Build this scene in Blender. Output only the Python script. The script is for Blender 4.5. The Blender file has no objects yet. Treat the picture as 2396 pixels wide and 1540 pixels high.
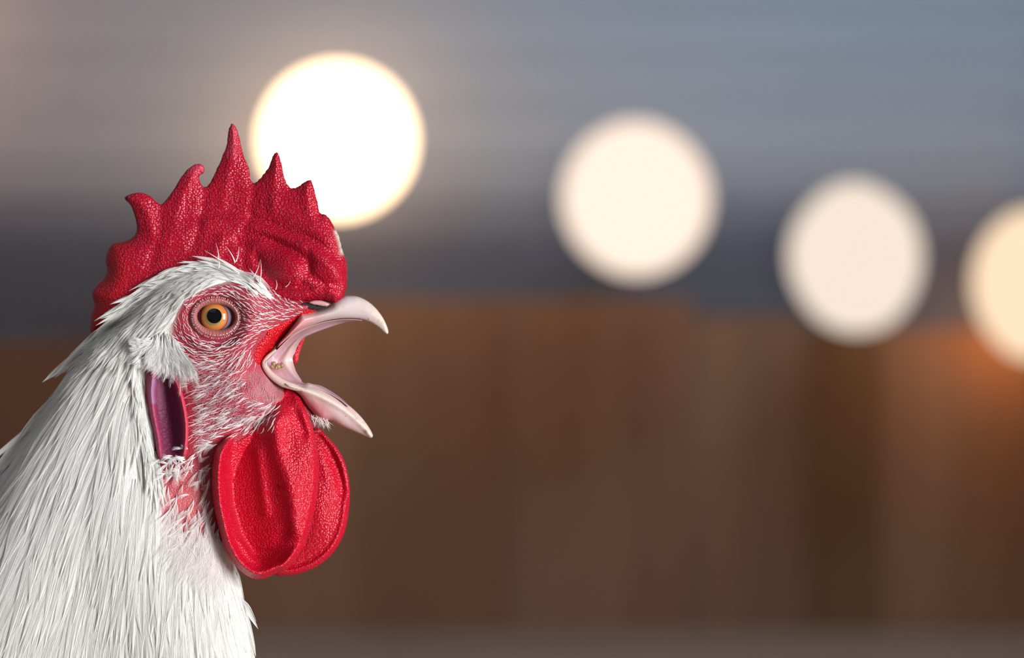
import bpy, math, random
import numpy as np
from mathutils import Vector

rng = np.random.default_rng(7)
random.seed(7)
sc = bpy.context.scene
C = sc.collection

# ------------------------------------------------------------------ camera
S = 0.000125            # metres per photograph pixel in the plane of the head
D0 = 1.123              # camera to that plane
CAMZ = 0.80             # camera height above the floor
cam_d = bpy.data.cameras.new('camera')
cam = bpy.data.objects.new('camera', cam_d); C.objects.link(cam)
cam.location = (0, -D0, CAMZ); cam.rotation_euler = (math.pi/2, 0, 0)
cam_d.sensor_width = 36; cam_d.lens = 36*D0/(2396*S)
cam_d.clip_start = 0.05; cam_d.clip_end = 100
cam_d.dof.use_dof = True
cam_d.dof.focus_distance = D0 - 0.013
cam_d.dof.aperture_fstop = 11.5
sc.camera = cam

# ------------------------------------------------------------------ world, lights, exposure
w = bpy.data.worlds.new('world'); sc.world = w; w.use_nodes = True
bg = w.node_tree.nodes['Background']
bg.inputs[0].default_value = (0.74, 0.77, 0.84, 1); bg.inputs[1].default_value = 0.20

def area(name, loc, target, size, size_y, power, col):
    d = bpy.data.lights.new(name, 'AREA'); d.shape = 'RECTANGLE'
    d.size = size; d.size_y = size_y; d.energy = power; d.color = col
    o = bpy.data.objects.new(name, d); C.objects.link(o)
    o.location = loc
    o.rotation_euler = (Vector(target)-Vector(loc)).to_track_quat('-Z', 'Y').to_euler()
    return o
# daylight of the open front of the barn, to the right of and behind the camera
area('daylight_opening', (1.50, -1.62, 0.90), (-0.08, 0, 0.76), 0.58, 1.25, 86, (0.975, 0.985, 1.0))
# softer daylight from above left
area('daylight_roof_gap', (-0.8, -1.3, 2.2), (-0.08, 0, 0.8), 1.2, 1.2, 2, (0.86, 0.92, 1.0))
# cool area light added at upper right for the far wall's bluish gradient
area('daylight_far_fill', (0.95, 6.6, 2.8), (0.35, 8.4, 1.75), 1.0, 0.6, 30, (0.42, 0.70, 1.0))
# warm light of a further lamp beyond the left edge of the view
_p = bpy.data.lights.new('lamp_beyond_left', 'POINT'); _p.energy = 7; _p.color = (1.0, 0.55, 0.36); _p.shadow_soft_size = 0.15
_o = bpy.data.objects.new('lamp_beyond_left', _p); C.objects.link(_o); _o.location = (-1.62, 8.05, 1.62)

vs = sc.view_settings
sc.display_settings.display_device = 'sRGB'
vs.view_transform = 'Standard'; vs.look = 'None'; vs.gamma = 1.0; vs.use_curve_mapping = False
vs.exposure = 0.0
sc.cycles.use_denoising = True
sc.cycles.max_bounces = 8

# ------------------------------------------------------------------ materials
def new_mat(name):
    m = bpy.data.materials.new(name); m.use_nodes = True
    nt = m.node_tree
    return m, nt, nt.nodes['Principled BSDF'], nt.nodes['Material Output']

def ramp(nt, stops, fac):
    r = nt.nodes.new('ShaderNodeValToRGB')
    els = r.color_ramp.elements
    while len(els) > len(stops): els.remove(els[-1])
    while len(els) < len(stops): els.new(1.0)
    for e, (p, c) in zip(els, stops):
        e.position = p; e.color = (*c, 1) if len(c) == 3 else c
    nt.links.new(fac, r.inputs[0]); return r.outputs[0]

def mix(nt, a, b, fac, mode='MIX'):
    n = nt.nodes.new('ShaderNodeMix'); n.data_type = 'RGBA'; n.blend_type = mode
    for sock, v in ((n.inputs[6], a), (n.inputs[7], b), (n.inputs[0], fac)):
        if isinstance(v, (int, float)): sock.default_value = v
        elif isinstance(v, tuple): sock.default_value = (*v, 1)
        else: nt.links.new(v, sock)
    return n.outputs[2]

def objco(nt):
    return nt.nodes.new('ShaderNodeTexCoord').outputs['Object']

def voro(nt, scale, co, feature='F1', rand=1.0):
    v = nt.nodes.new('ShaderNodeTexVoronoi'); v.feature = feature
    v.inputs['Scale'].default_value = scale; v.inputs['Randomness'].default_value = rand
    nt.links.new(co, v.inputs['Vector']); return v

def noise(nt, scale, co, detail=3, rough=0.55):
    v = nt.nodes.new('ShaderNodeTexNoise'); v.inputs['Scale'].default_value = scale
    v.inputs['Detail'].default_value = detail; v.inputs['Roughness'].default_value = rough
    nt.links.new(co, v.inputs['Vector']); return v.outputs['Fac']

def bump(nt, h, dist, strength=1.0, prev=None):
    b = nt.nodes.new('ShaderNodeBump'); b.inputs['Distance'].default_value = dist
    b.inputs['Strength'].default_value = strength
    nt.links.new(h, b.inputs['Height'])
    if prev is not None: nt.links.new(prev, b.inputs['Normal'])
    return b.outputs[0]

def inv(nt, s):
    n = nt.nodes.new('ShaderNodeMath'); n.operation = 'SUBTRACT'; n.inputs[0].default_value = 1
    nt.links.new(s, n.inputs[1]); return n.outputs[0]

def fleshy(name, cell, pale, bdist, sss=0.25, rough=0.42, pale_col=(0.75, 0.22, 0.28)):
    """skin covered with small round papillae; base colour from the mesh's own skin colour"""
    m, nt, p, out = new_mat(name)
    co = objco(nt)
    at = nt.nodes.new('ShaderNodeAttribute'); at.attribute_name = 'skin'
    v = voro(nt, 1/(cell*S), co, 'F1', 0.85)
    dome = inv(nt, v.outputs['Distance'])
    n1 = noise(nt, 1/(60*S), co, 4)
    tip = ramp(nt, [(0.0, (0, 0, 0)), (0.68, (0, 0, 0)), (0.86, (pale, pale, pale))], dome)
    patch = ramp(nt, [(0.36, (0.30, 0.30, 0.30)), (0.60, (1, 1, 1))], n1)
    tipm = mix(nt, tip, patch, 1.0, 'MULTIPLY')
    tip_bw = nt.nodes.new('ShaderNodeRGBToBW'); nt.links.new(tipm, tip_bw.inputs[0])
    c = mix(nt, at.outputs['Color'], pale_col, tip_bw.outputs[0])
    nt.links.new(c, p.inputs['Base Color'])
    b = bump(nt, dome, bdist)
    n2 = noise(nt, 1/(3.0*S), co, 2)
    b = bump(nt, n2, 0.00003, 0.6, b)
    nt.links.new(b, p.inputs['Normal'])
    p.inputs['Roughness'].default_value = rough
    p.inputs['Specular IOR Level'].default_value = 0.42
    p.inputs['Subsurface Weight'].default_value = sss
    p.inputs['Subsurface Radius'].default_value = (1.0, 0.10, 0.08)
    p.inputs['Subsurface Scale'].default_value = 0.0015
    return m

M = {}
M['comb'] = fleshy('comb_skin', 5.4, 0.60, 0.00030, 0.10, 0.32, (0.66, 0.16, 0.24))
M['wattle'] = fleshy('wattle_skin', 5.0, 0.50, 0.00028, 0.12, 0.37, (0.74, 0.16, 0.24))
M['face'] = fleshy('face_skin', 4.0, 0.30, 0.00014, 0.12, 0.45, (0.66, 0.30, 0.34))
M['gape'] = fleshy('gape_skin', 5.2, 0.4, 0.0004, 0.12, 0.36)
M['ear'] = fleshy('ear_skin', 8.0, 0.30, 0.00014, 0.1, 0.6, (0.34, 0.14, 0.30))

def skin_smooth(name, rough, coat=0.0, specks=0.0, sss=0.3):
    m, nt, p, out = new_mat(name)
    at = nt.nodes.new('ShaderNodeAttribute'); at.attribute_name = 'skin'
    co = objco(nt)
    c = at.outputs['Color']
    n1 = noise(nt, 1/(40*S), co, 5)
    c = mix(nt, c, mix(nt, c, (0.55, 0.30, 0.26), 0.35), ramp(nt, [(0.45, (0, 0, 0)), (0.75, (1, 1, 1))], n1))
    if specks:
        v = voro(nt, 1/(16*S), co)
        s = ramp(nt, [(0.0, (1, 1, 1)), (0.10, (0.6, 0.6, 0.6)), (0.16, (0, 0, 0))], v.outputs['Distance'])
        n3 = noise(nt, 1/(50*S), co, 2)
        s = mix(nt, s, ramp(nt, [(0.52, (0, 0, 0)), (0.6, (1, 1, 1))], n3), 1.0, 'MULTIPLY')
        bw = nt.nodes.new('ShaderNodeRGBToBW'); nt.links.new(s, bw.inputs[0])
        c = mix(nt, c, (0.16, 0.10, 0.05), bw.outputs[0])
    nt.links.new(c, p.inputs['Base Color'])
    nt.links.new(bump(nt, noise(nt, 1/(10*S), co, 4), 0.00008), p.inputs['Normal'])
    p.inputs['Roughness'].default_value = rough
    p.inputs['Coat Weight'].default_value = coat; p.inputs['Coat Roughness'].default_value = 0.12
    p.inputs['Subsurface Weight'].default_value = sss
    p.inputs['Subsurface Radius'].default_value = (1.0, 0.4, 0.3)
    p.inputs['Subsurface Scale'].default_value = 0.0012
    return m
M['beak'] = skin_smooth('beak_horn', 0.34, 0.1, 1.0)
M['mouth'] = skin_smooth('mouth_lining', 0.25, 0.6)
M['lid'] = skin_smooth('eyelid_skin', 0.5)

def feather_mat(name, col, rough=0.75, trans=0.30):
    m, nt, p, out = new_mat(name)
    at = nt.nodes.new('ShaderNodeAttribute'); at.attribute_name = 'skin'
    nt.links.new(mix(nt, at.outputs['Color'], col, 1.0, 'MULTIPLY'), p.inputs['Base Color'])
    p.inputs['Roughness'].default_value = rough
    p.inputs['Specular IOR Level'].default_value = 0.15
    t = nt.nodes.new('ShaderNodeBsdfTranslucent'); nt.links.new(at.outputs['Color'], t.inputs[0])
    ms = nt.nodes.new('ShaderNodeMixShader'); ms.inputs[0].default_value = trans
    nt.links.new(p.outputs[0], ms.inputs[1]); nt.links.new(t.outputs[0], ms.inputs[2])
    nt.links.new(ms.outputs[0], out.inputs[0])
    return m
M['feather'] = feather_mat('white_feather', (1, 1, 1))

def plain(name, col, rough=0.5, **kw):
    m, nt, p, out = new_mat(name)
    p.inputs['Base Color'].default_value = (*col, 1); p.inputs['Roughness'].default_value = rough
    for k, v in kw.items(): p.inputs[k.replace('_', ' ')].default_value = v
    return m

# ------------------------------------------------------------------ geometry helpers
ROOT = np.array([(300-1198)*S, 0.0, CAMZ+(770-1700)*S])

def P(px, py, y):
    """photograph pixel + depth (in pixels of the head plane, negative is nearer) -> rooster-local metres"""
    px = np.asarray(px, float); py = np.asarray(py, float); y = np.asarray(y, float)
    k = 1 + y*S/D0
    out = np.stack([(px-1198)*S*k, y*S, CAMZ+(770-py)*S*k], -1)
    return out - ROOT

def mesh_obj(name, V, F, mat, parent=None, col=None, smooth=True):
    """V (n,3); F list of (m,k) int arrays"""
    me = bpy.data.meshes.new(name)
    V = np.asarray(V, np.float32)
    me.vertices.add(len(V)); me.vertices.foreach_set('co', V.ravel())
    F = [np.asarray(f, np.int32) for f in (F if isinstance(F, list) else [F]) if len(f)]
    loops = np.concatenate([f.ravel() for f in F])
    tot = np.concatenate([np.full(len(f), f.shape[1], np.int32) for f in F])
    start = np.concatenate([[0], np.cumsum(tot)[:-1]]).astype(np.int32)
    me.loops.add(len(loops)); me.loops.foreach_set('vertex_index', loops)
    me.polygons.add(len(tot)); me.polygons.foreach_set('loop_start', start)
    me.polygons.foreach_set('loop_total', tot)
    me.polygons.foreach_set('use_smooth', np.full(len(tot), smooth))
    me.update(calc_edges=True); me.validate()
    if col is not None:
        a = me.color_attributes.new('skin', 'FLOAT_COLOR', 'POINT')
        c4 = np.ones((len(V), 4), np.float32); c4[:, :3] = col
        a.data.foreach_set('color', c4.ravel())
    me.materials.append(mat)
    o = bpy.data.objects.new(name, me); C.objects.link(o)
    if parent is not None: o.parent = parent
    return o

def catmull(pts, n=6, closed=True):
    p = np.array(pts, float); N = len(p); out = []
    rngi = range(N if closed else N-1)
    for i in rngi:
        if closed: a, b, c, d = p[(i-1) % N], p[i], p[(i+1) % N], p[(i+2) % N]
        else: a, b, c, d = p[max(i-1, 0)], p[i], p[i+1], p[min(i+2, N-1)]
        for k in range(n):
            t = k/n
            out.append(0.5*((2*b)+(-a+c)*t+(2*a-5*b+4*c-d)*t*t+(-a+3*b-3*c+d)*t**3))
    if not closed: out.append(p[-1])
    return np.array(out)

def seg_near(x, y, poly, closed):
    """distance, nearest point to polyline (vectorised, in blocks)"""
    a = poly; b = np.roll(poly, -1, 0)
    if not closed: a, b = a[:-1], b[:-1]
    x = x.ravel(); y = y.ravel()
    D = np.empty(len(x)); NX = np.empty(len(x)); NY = np.empty(len(x))
    ab = b-a; L2 = (ab**2).sum(1)+1e-9
    for s in range(0, len(x), 40000):
        X = x[s:s+40000, None]; Y = y[s:s+40000, None]
        t = ((X-a[:, 0])*ab[:, 0]+(Y-a[:, 1])*ab[:, 1])/L2
        t = np.clip(t, 0, 1)
        qx = a[:, 0]+t*ab[:, 0]; qy = a[:, 1]+t*ab[:, 1]
        d = (X-qx)**2+(Y-qy)**2
        i = d.argmin(1); r = np.arange(len(i))
        D[s:s+40000] = np.sqrt(d[r, i]); NX[s:s+40000] = qx[r, i]; NY[s:s+40000] = qy[r, i]
    return D, NX, NY

def inside(x, y, poly):
    x = x.ravel(); y = y.ravel(); res = np.zeros(len(x), bool)
    a = poly; b = np.roll(poly, -1, 0)
    for (x0, y0), (x1, y1) in zip(a, b):
        if y0 == y1: continue
        c = ((y0 > y) != (y1 > y)) & (x < (x1-x0)*(y-y0)/(y1-y0)+x0)
        res ^= c
    return res

def sdist(x, y, poly):
    sh = np.shape(x); x = np.asarray(x, float); y = np.asarray(y, float)
    d, nx, ny = seg_near(x, y, poly, True)
    ins = inside(x, y, poly)
    return np.where(ins, d, -d).reshape(sh), nx.reshape(sh), ny.reshape(sh)

def pl(x, y, pts, width, height):
    """soft ridge (or groove) along a polyline"""
    sh = np.shape(x)
    d, _, _ = seg_near(np.asarray(x, float), np.asarray(y, float), catmull(pts, 5, False), False)
    return height*np.exp(-(d.reshape(sh)/width)**2)

def blob(x, y, cx, cy, sx, sy, h, rot=0):
    c, s = math.cos(rot), math.sin(rot)
    u = (x-cx)*c+(y-cy)*s; v = -(x-cx)*s+(y-cy)*c
    return h*np.exp(-(u/sx)**2-(v/sy)**2)

def sm(a, b, x):
    t = np.clip((x-a)/(b-a), 0, 1); return t*t*(3-2*t)

def prof(d, R):
    t = np.clip(d/R, 0, 1); return np.sqrt(np.maximum(0, 1-(1-t)**2))

def inflate(name, outline, g, near, far, mat, parent, colf, raw=False, zlim=None):
    """solid with the given outline: near(x,y,d) and far(x,y,d) give its two faces' depth"""
    poly = outline if raw else catmull(outline)
    x0, y0 = poly.min(0)-g; x1, y1 = poly.max(0)+g
    xs = np.arange(x0, x1+g, g); ys = np.arange(y0, y1+g, g)
    X, Y = np.meshgrid(xs, ys)
    d, nx, ny = sdist(X, Y, poly)
    ins = d > 0.25*g
    cell = ins[:-1, :-1] | ins[1:, :-1] | ins[:-1, 1:] | ins[1:, 1:]
    used = np.zeros_like(ins)
    used[:-1, :-1] |= cell; used[1:, :-1] |= cell; used[:-1, 1:] |= cell; used[1:, 1:] |= cell
    edge = used & ~ins
    X = np.where(edge, nx, X); Y = np.where(edge, ny, Y); d = np.where(edge, 0, d)
    idn = -np.ones(ins.shape, int); idn[used] = np.arange(used.sum())
    x = X[used]; y = Y[used]; dd = d[used]; ed = edge[used]
    yn = near(x, y, dd); yf = far(x, y, dd)
    ymid = 0.5*(yn+yf)
    yn = np.where(ed, ymid, yn)
    n = len(x)
    idf = idn.copy(); ff = np.arange(n); nf = (~ed).sum()
    fi = ff.copy(); fi[~ed] = n+np.arange(nf)
    V = np.concatenate([P(x, y, yn), P(x[~ed], y[~ed], yf[~ed])])
    col = colf(x, y, dd); col = np.asarray(col)
    if col.ndim == 1: col = np.tile(col, (n, 1))
    col = np.concatenate([col, col[~ed]])
    r, c = np.nonzero(cell)
    q = np.stack([idn[r, c], idn[r, c+1], idn[r+1, c+1], idn[r+1, c]], 1)
    qb = fi[q][:, ::-1]
    return mesh_obj(name, V, [q[:, ::-1], qb[:, ::-1]], mat, parent, col)

def lerp(a, b, t):
    t = np.asarray(t)[..., None]; return np.asarray(a)*(1-t)+np.asarray(b)*t

# ------------------------------------------------------------------ the rooster
rooster = bpy.data.objects.new('rooster', None); C.objects.link(rooster)
rooster.location = tuple(ROOT)
rooster['label'] = 'white rooster in profile, crowing with open beak, red comb and wattles'
rooster['category'] = 'rooster'

def mid(x):
    return -0.2*np.clip(np.asarray(x, float)-450, -250, 450)

BODY = [(748,702),(700,690),(650,672),(610,640),(562,630),(500,622),(432,633),(374,660),(325,704),(284,750),(240,786),
        (205,812),(165,865),(135,905),(110,952),(70,1015),(28,1080),(-20,1160),(-80,1270),(-140,1400),(-190,1560),(-210,1720),
        (200,1740),(600,1720),(592,1600),(584,1530),(572,1450),(560,1380),(548,1335),(545,1280),(548,1200),(560,1130),(590,1070),
        (650,1020),(715,1010),(742,992),(728,960),(706,928),(676,912),(652,898),(634,876),(620,852),(628,832),(648,806),(670,782),
        (700,756),(735,735)]
BODYP = catmull(BODY)
EC = (506, 742)

def body_rel(x, y):
    r = blob(x, y, 500, 745, 95, 85, 10)                 # orbit bulge
    r += pl(x, y, [(430,700),(480,672),(540,672),(590,700)], 22, 10)     # brow
    r += pl(x, y, [(455,800),(500,822),(550,812),(585,780)], 10, 8)      # lower lid fold
    r += pl(x, y, [(460,790),(505,806),(548,794)], 7, -6)
    r += blob(x, y, 630, 900, 34, 30, 10)                # jaw muscle
    r += pl(x, y, [(590,860),(620,930),(660,950)], 9, -5)
    r += pl(x, y, [(450,860),(520,880),(580,850)], 16, 6)
    r += pl(x, y, [(440,920),(520,940),(590,910)], 14, 5)
    r += pl(x, y, [(450,1040),(520,1010),(600,960)], 16, 5)
    r += pl(x, y, [(330,860),(345,960),(368,1070)], 12, -14)
    r += blob(x, y, 385, 960, 45, 110, -26)
    r += blob(x, y, 410, 1230, 60, 120, -18)
    r += blob(x, y, 250, 1150, 90, 200, 10)
    # eye socket
    e = ((x-EC[0]-1)/58)**2+((y-EC[1]-2)/46)**2
    r -= 46*np.exp(-e**2*1.1)
    return r

def body_T(x, y):
    head = 108.0; neck = 200.0
    t = sm(850, 1350, y-0.25*(x-300))
    T = head*(1-t)+neck*t
    T = T*(1-0.35*sm(560, 760, x)*(1-sm(1000, 1100, y)))*(1-0.55*sm(650, 700, x)*sm(885, 930, y))
    return T

def body_near(x, y, d):
    R = 85+165*sm(780, 1200, y)
    return mid(x) - body_T(x, y)*prof(d, R) - body_rel(x, y)*sm(0, 30, d)

def body_far(x, y, d):
    R = 85+165*sm(780, 1200, y)
    return mid(x) + body_T(x, y)*prof(d, R)

FACE = catmull([(760,690),(700,690),(640,672),(590,655),(540,660),(480,675),(430,705),(405,760),(395,810),(325,838),(312,900),
                (318,980),(330,1060),(345,1120),(400,1240),(470,1270),(520,1280),(560,1200),(760,1010),(790,900),(620,850),(760,760)])
def body_col(x, y, d):
    f, _, _ = sdist(x, y, FACE)
    t = sm(-14, 10, f)
    cream = np.array([0.80, 0.77, 0.72]); red = np.array([0.36, 0.028, 0.05])
    c = lerp(cream, red, t)
    pink = np.array([0.50, 0.15, 0.19])
    c = lerp(c, pink, blob(x, y, 632, 900, 40, 38, 0.85))
    c = lerp(c, np.array([0.78, 0.42, 0.36]), blob(x, y, 640, 872, 16, 30, 0.7))
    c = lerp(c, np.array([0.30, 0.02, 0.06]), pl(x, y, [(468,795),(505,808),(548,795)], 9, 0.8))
    c = lerp(c, np.array([0.55, 0.13, 0.13]), blob(x, y, 450, 1180, 70, 70, 0.6))
    return c
body = inflate('body', BODYP, 4.0, body_near, body_far, M['face'], rooster, body_col, raw=True)

# lookup grids of the near and far surfaces for everything that grows on them
GX0, GY0, GG = -320, 240, 4
gxs = np.arange(GX0, 1000, GG); gys = np.arange(GY0, 1760, GG)
GXX, GYY = np.meshgrid(gxs, gys)
gd, _, _ = sdist(GXX, GYY, BODYP)
GD = np.maximum(gd, 0)
GN = body_near(GXX, GYY, GD); GF = body_far(GXX, GYY, GD)
def look(G, x, y):
    fx = np.clip((x-GX0)/GG, 0, len(gxs)-1.001); fy = np.clip((y-GY0)/GG, 0, len(gys)-1.001)
    i = fx.astype(int); j = fy.astype(int); u = fx-i; v = fy-j
    return (G[j, i]*(1-u)+G[j, i+1]*u)*(1-v)+(G[j+1, i]*(1-u)+G[j+1, i+1]*u)*v
def HN(x, y): return look(GN, np.asarray(x, float), np.asarray(y, float))

# ---- comb
COMB = [(806,692),(812,660),(812,622),(806,597),(798,573),(790,546),(776,521),(763,504),(749,499),(744,478),(738,455),(732,434),(727,421),
        (712,427),(697,437),(684,440),(673,433),(665,413),(658,382),(652,362),(645,357),(638,366),(629,390),(613,413),(599,427),(591,428),
        (585,417),(583,395),(571,366),(563,336),(556,306),(548,292),(540,292),(534,309),(530,340),(519,370),(505,400),(489,432),(480,438),
        (472,434),(467,422),(466,412),(477,404),(478,392),(470,384),(456,385),(438,397),(422,418),(405,446),(390,466),(378,478),(367,473),
        (350,458),(330,451),(310,453),(294,460),(293,467),(306,481),(315,505),(320,528),(318,545),(304,560),(282,567),(262,572),(251,590),
        (247,610),(251,630),(243,650),(228,666),(216,683),(218,700),(221,712),(214,735),(211,760),(212,777),(224,777),(250,762),(330,740),(430,700),
        (520,690),(600,720),(680,725),(745,708),(768,708),(782,714),(797,706)]
COMBP = catmull(COMB, 5)
# tiny papillae roughen its edge
_k = np.arange(len(COMBP)); _t = np.roll(COMBP, -1, 0)-np.roll(COMBP, 1, 0)
_n = np.stack([_t[:, 1], -_t[:, 0]], 1)/(np.linalg.norm(_t, axis=1)[:, None]+1e-6)
COMBP = COMBP+_n*(rng.uniform(-1.1, 1.1, len(COMBP))*sm(330, 560, COMBP[:, 0]))[:, None]

def comb_T(x, y):
    b = sm(430, 690, y+0.10*(x-500))
    return 12+26*b+26*sm(560, 740, x)*sm(500, 640, y)
def comb_rel(x, y):
    r = blob(x, y, 668, 628, 46, 34, 26, 0.3)
    r += pl(x, y, [(560,560),(610,556),(660,575),(705,600),(735,650),(790,672)], 12, -17)
    r += pl(x, y, [(600,600),(620,640),(660,672),(720,672)], 13, -13)
    r += pl(x, y, [(480,520),(560,520),(640,545),(720,585),(790,640)], 14, 12)
    r += pl(x, y, [(590,510),(660,535),(730,560),(798,610)], 9, -9)
    r += pl(x, y, [(640,480),(720,530),(780,560)], 18, 6)
    r += pl(x, y, [(705,660),(725,620),(720,590)], 12, -10)
    r += pl(x, y, [(640,690),(700,690),(770,684)], 12, 12)
    r += pl(x, y, [(380,560),(450,540),(540,545),(610,560)], 22, 9)
    r += pl(x, y, [(520,560),(500,600),(480,640)], 14, 8)
    r += pl(x, y, [(575,575),(570,620),(590,650)], 12, -7)
    for pts in ([(545,310),(535,400),(520,480)], [(646,375),(640,440),(640,490)], [(723,435),(722,480),(735,520)], [(460,400),(430,450),(410,520)], [(310,465),(345,500),(360,560)]):
        r += pl(x, y, pts, 13, 5)
    r += pl(x, y, [(480,450),(470,520),(450,580)], 12, -6)
    r += pl(x, y, [(594,440),(585,500),(570,540)], 11, -5)
    r += pl(x, y, [(375,490),(370,560),(350,620)], 14, -6)
    return r
def comb_mid(x, y):
    return mid(x)+10*np.sin(x/70.0)*sm(650, 420, y)+pl(x, y, [(250,580),(230,690),(215,770)], 30, 12)
def comb_col(x, y, d):
    base = np.array([0.40, 0.001, 0.018])
    c = np.tile(base, (len(x), 1))
    c = lerp(c, np.array([0.46, 0.006, 0.010]), sm(330, 250, x)*0.9)
    c = lerp(c, np.array([0.60, 0.06, 0.10]), pl(x, y, [(545,300),(540,350)], 16, 0.6)+pl(x, y, [(470,392),(455,395)], 12, 0.8))
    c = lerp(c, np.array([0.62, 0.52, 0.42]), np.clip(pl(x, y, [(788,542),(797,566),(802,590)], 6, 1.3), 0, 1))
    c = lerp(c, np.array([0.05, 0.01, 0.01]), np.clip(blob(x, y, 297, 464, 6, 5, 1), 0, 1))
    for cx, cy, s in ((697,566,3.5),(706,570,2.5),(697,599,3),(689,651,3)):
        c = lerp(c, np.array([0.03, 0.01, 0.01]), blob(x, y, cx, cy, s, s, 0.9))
    return c
comb = inflate('comb', COMBP, 2.6,
               lambda x, y, d: comb_mid(x, y)-comb_T(x, y)*prof(d, 26+0.5*comb_T(x, y))-0.62*comb_rel(x, y)*sm(0, 24, d),
               lambda x, y, d: comb_mid(x, y)+comb_T(x, y)*prof(d, 26+0.5*comb_T(x, y))+0.5*comb_rel(x, y)*sm(0, 24, d),
               M['comb'], rooster, comb_col, raw=True)

# ---- upper beak
UB = [(700,731),(716,728),(742,725),(766,718),(780,706),(795,697),(812,692),(838,694),(862,706),(880,722),(895,742),(905,762),(909,776),(906,782),
      (898,778),(884,766),(866,755),(845,748),(815,746),(785,748),(755,754),(725,765),(700,778),(676,794),(656,812),(644,824),(648,805),(668,780),(688,752)]
def ub_T(x): return 44*(1-sm(700, 925, x))+7
def ub_near(x, y, d):
    r = pl(x, y, [(660,808),(720,768),(790,750),(860,753)], 6, 3)
    r += pl(x, y, [(716,728),(740,722),(772,714)], 6, -7)
    return mid(x)-6-ub_T(x)*prof(d, 26)-r*sm(0, 8, d)-30*sm(740, 660, x)*sm(0, 12, d)
def ub_col(x, y, d):
    c = np.tile(np.array([0.60, 0.51, 0.495]), (len(x), 1))
    c = lerp(c, np.array([0.62, 0.24, 0.25]), sm(785, 695, x+0.3*(y-740))*0.9)
    c = lerp(c, np.array([0.66, 0.59, 0.50]), sm(850, 890, x)*0.8)
    c = lerp(c, np.array([0.30, 0.17, 0.07]), np.clip(pl(x, y, [(893,755),(903,772)], 4, 0.45)+blob(x, y, 886, 750, 3, 4, .5), 0, 1))
    return c
upper_beak = inflate('upper_beak', catmull(UB), 2.2, ub_near, lambda x, y, d: mid(x)+ub_T(x)*prof(d, 26), M['beak'], rooster, ub_col, raw=True)

# ---- lower beak
LB = [(652,884),(676,894),(704,900),(722,896),(748,905),(778,921),(808,942),(836,966),(858,992),(871,1014),(872,1022),(866,1025),(850,1019),
      (826,1009),(798,997),(775,985),(752,982),(733,968),(716,948),(704,930),(690,918),(668,908)]
def lb_T(x): return 36*(1-sm(700, 890, x))+8
def lb_near(x, y, d):
    r = pl(x, y, [(660,896),(700,908),(750,928),(800,955),(845,992),(866,1016)], 7, 6)
    r += pl(x, y, [(700,898),(750,912),(800,940),(850,985)], 5, -5)
    r += blob(x, y, 745, 955, 30, 14, -7, 0.5)
    return mid(x)-lb_T(x)*prof(d, 24)-r*sm(0, 6, d)-24*sm(730, 670, x)*sm(0, 8, d)
def lb_col(x, y, d):
    c = np.tile(np.array([0.62, 0.45, 0.43]), (len(x), 1))
    c = lerp(c, np.array([0.60, 0.13, 0.15]), np.clip(blob(x, y, 735, 962, 40, 22, 0.9, 0.6), 0, 1))
    c = lerp(c, np.array([0.68, 0.58, 0.50]), pl(x, y, [(655,893),(700,908),(750,926),(800,953),(845,990),(868,1018)], 8, 0.95))
    c = lerp(c, np.array([0.62, 0.30, 0.28]), pl(x, y, [(735,904),(780,926),(830,965)], 4, 0.6))
    c = lerp(c, np.array([0.22, 0.13, 0.04]), np.clip(blob(x, y, 855, 1010, 5, 5, 0.8)+blob(x, y, 833, 980, 3, 2, .6)+blob(x, y, 705, 915, 3, 3, .6), 0, 1))
    return c
lower_beak = inflate('lower_beak', catmull(LB), 2.2, lb_near, lambda x, y, d: mid(x)+lb_T(x)*prof(d, 24), M['beak'], rooster, lb_col, raw=True)

# ---- lining of the open mouth: from the near lip round to the far lip
A = catmull([(846,750),(825,748),(790,749),(750,756),(712,770),(682,788),(656,812),(634,836),(621,850),(630,872),(650,892),(676,900),(706,902),(745,910),(790,932),(815,952)], 8, False)
B = catmull([(847,751),(832,751.5),(804,755),(764,768),(728,782),(708,793),(697,808),(690,826),(686,842),(688,856),(694,872),(704,888),(712,897),(750,903),(792,928),(816,950)], 8, False)
nu = 26
U = np.linspace(0, 1, nu)
nA = len(A); s = np.linspace(0, 1, nA)
open_w = np.exp(-((s-0.53)/0.20)**2)                 # width of the gape along the curve
Xl = A[:, None, 0]*(1-U)+B[:, None, 0]*U; Yl = A[:, None, 1]*(1-U)+B[:, None, 1]*U
ya = mid(A[:, 0])-8-(34*open_w+10); yb = mid(B[:, 0])+60*open_w+8
yy = ya[:, None]*(1-U)+yb[:, None]*U
cup = 4*U*(1-U)
Xl = Xl-cup*open_w[:, None]*16
yy = yy+cup*open_w[:, None]*34-14*np.exp(-((U-0.86)/0.09)**2)*open_w[:, None]
inner = np.zeros((nA, nu, 3)); inner[:] = (0.54, 0.32, 0.36)
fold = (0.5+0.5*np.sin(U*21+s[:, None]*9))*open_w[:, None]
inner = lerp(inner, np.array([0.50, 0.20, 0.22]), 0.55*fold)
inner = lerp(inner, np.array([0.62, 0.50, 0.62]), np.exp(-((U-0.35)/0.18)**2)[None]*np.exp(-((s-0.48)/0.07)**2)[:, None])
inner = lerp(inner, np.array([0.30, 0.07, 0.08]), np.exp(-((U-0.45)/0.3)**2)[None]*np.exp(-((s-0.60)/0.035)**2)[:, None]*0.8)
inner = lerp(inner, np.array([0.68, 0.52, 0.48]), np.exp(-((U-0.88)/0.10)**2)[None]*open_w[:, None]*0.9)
yy = yy-5*fold
Vl = P(Xl, Yl, yy).reshape(-1, 3)
I = np.arange(nA*nu).reshape(nA, nu)
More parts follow.
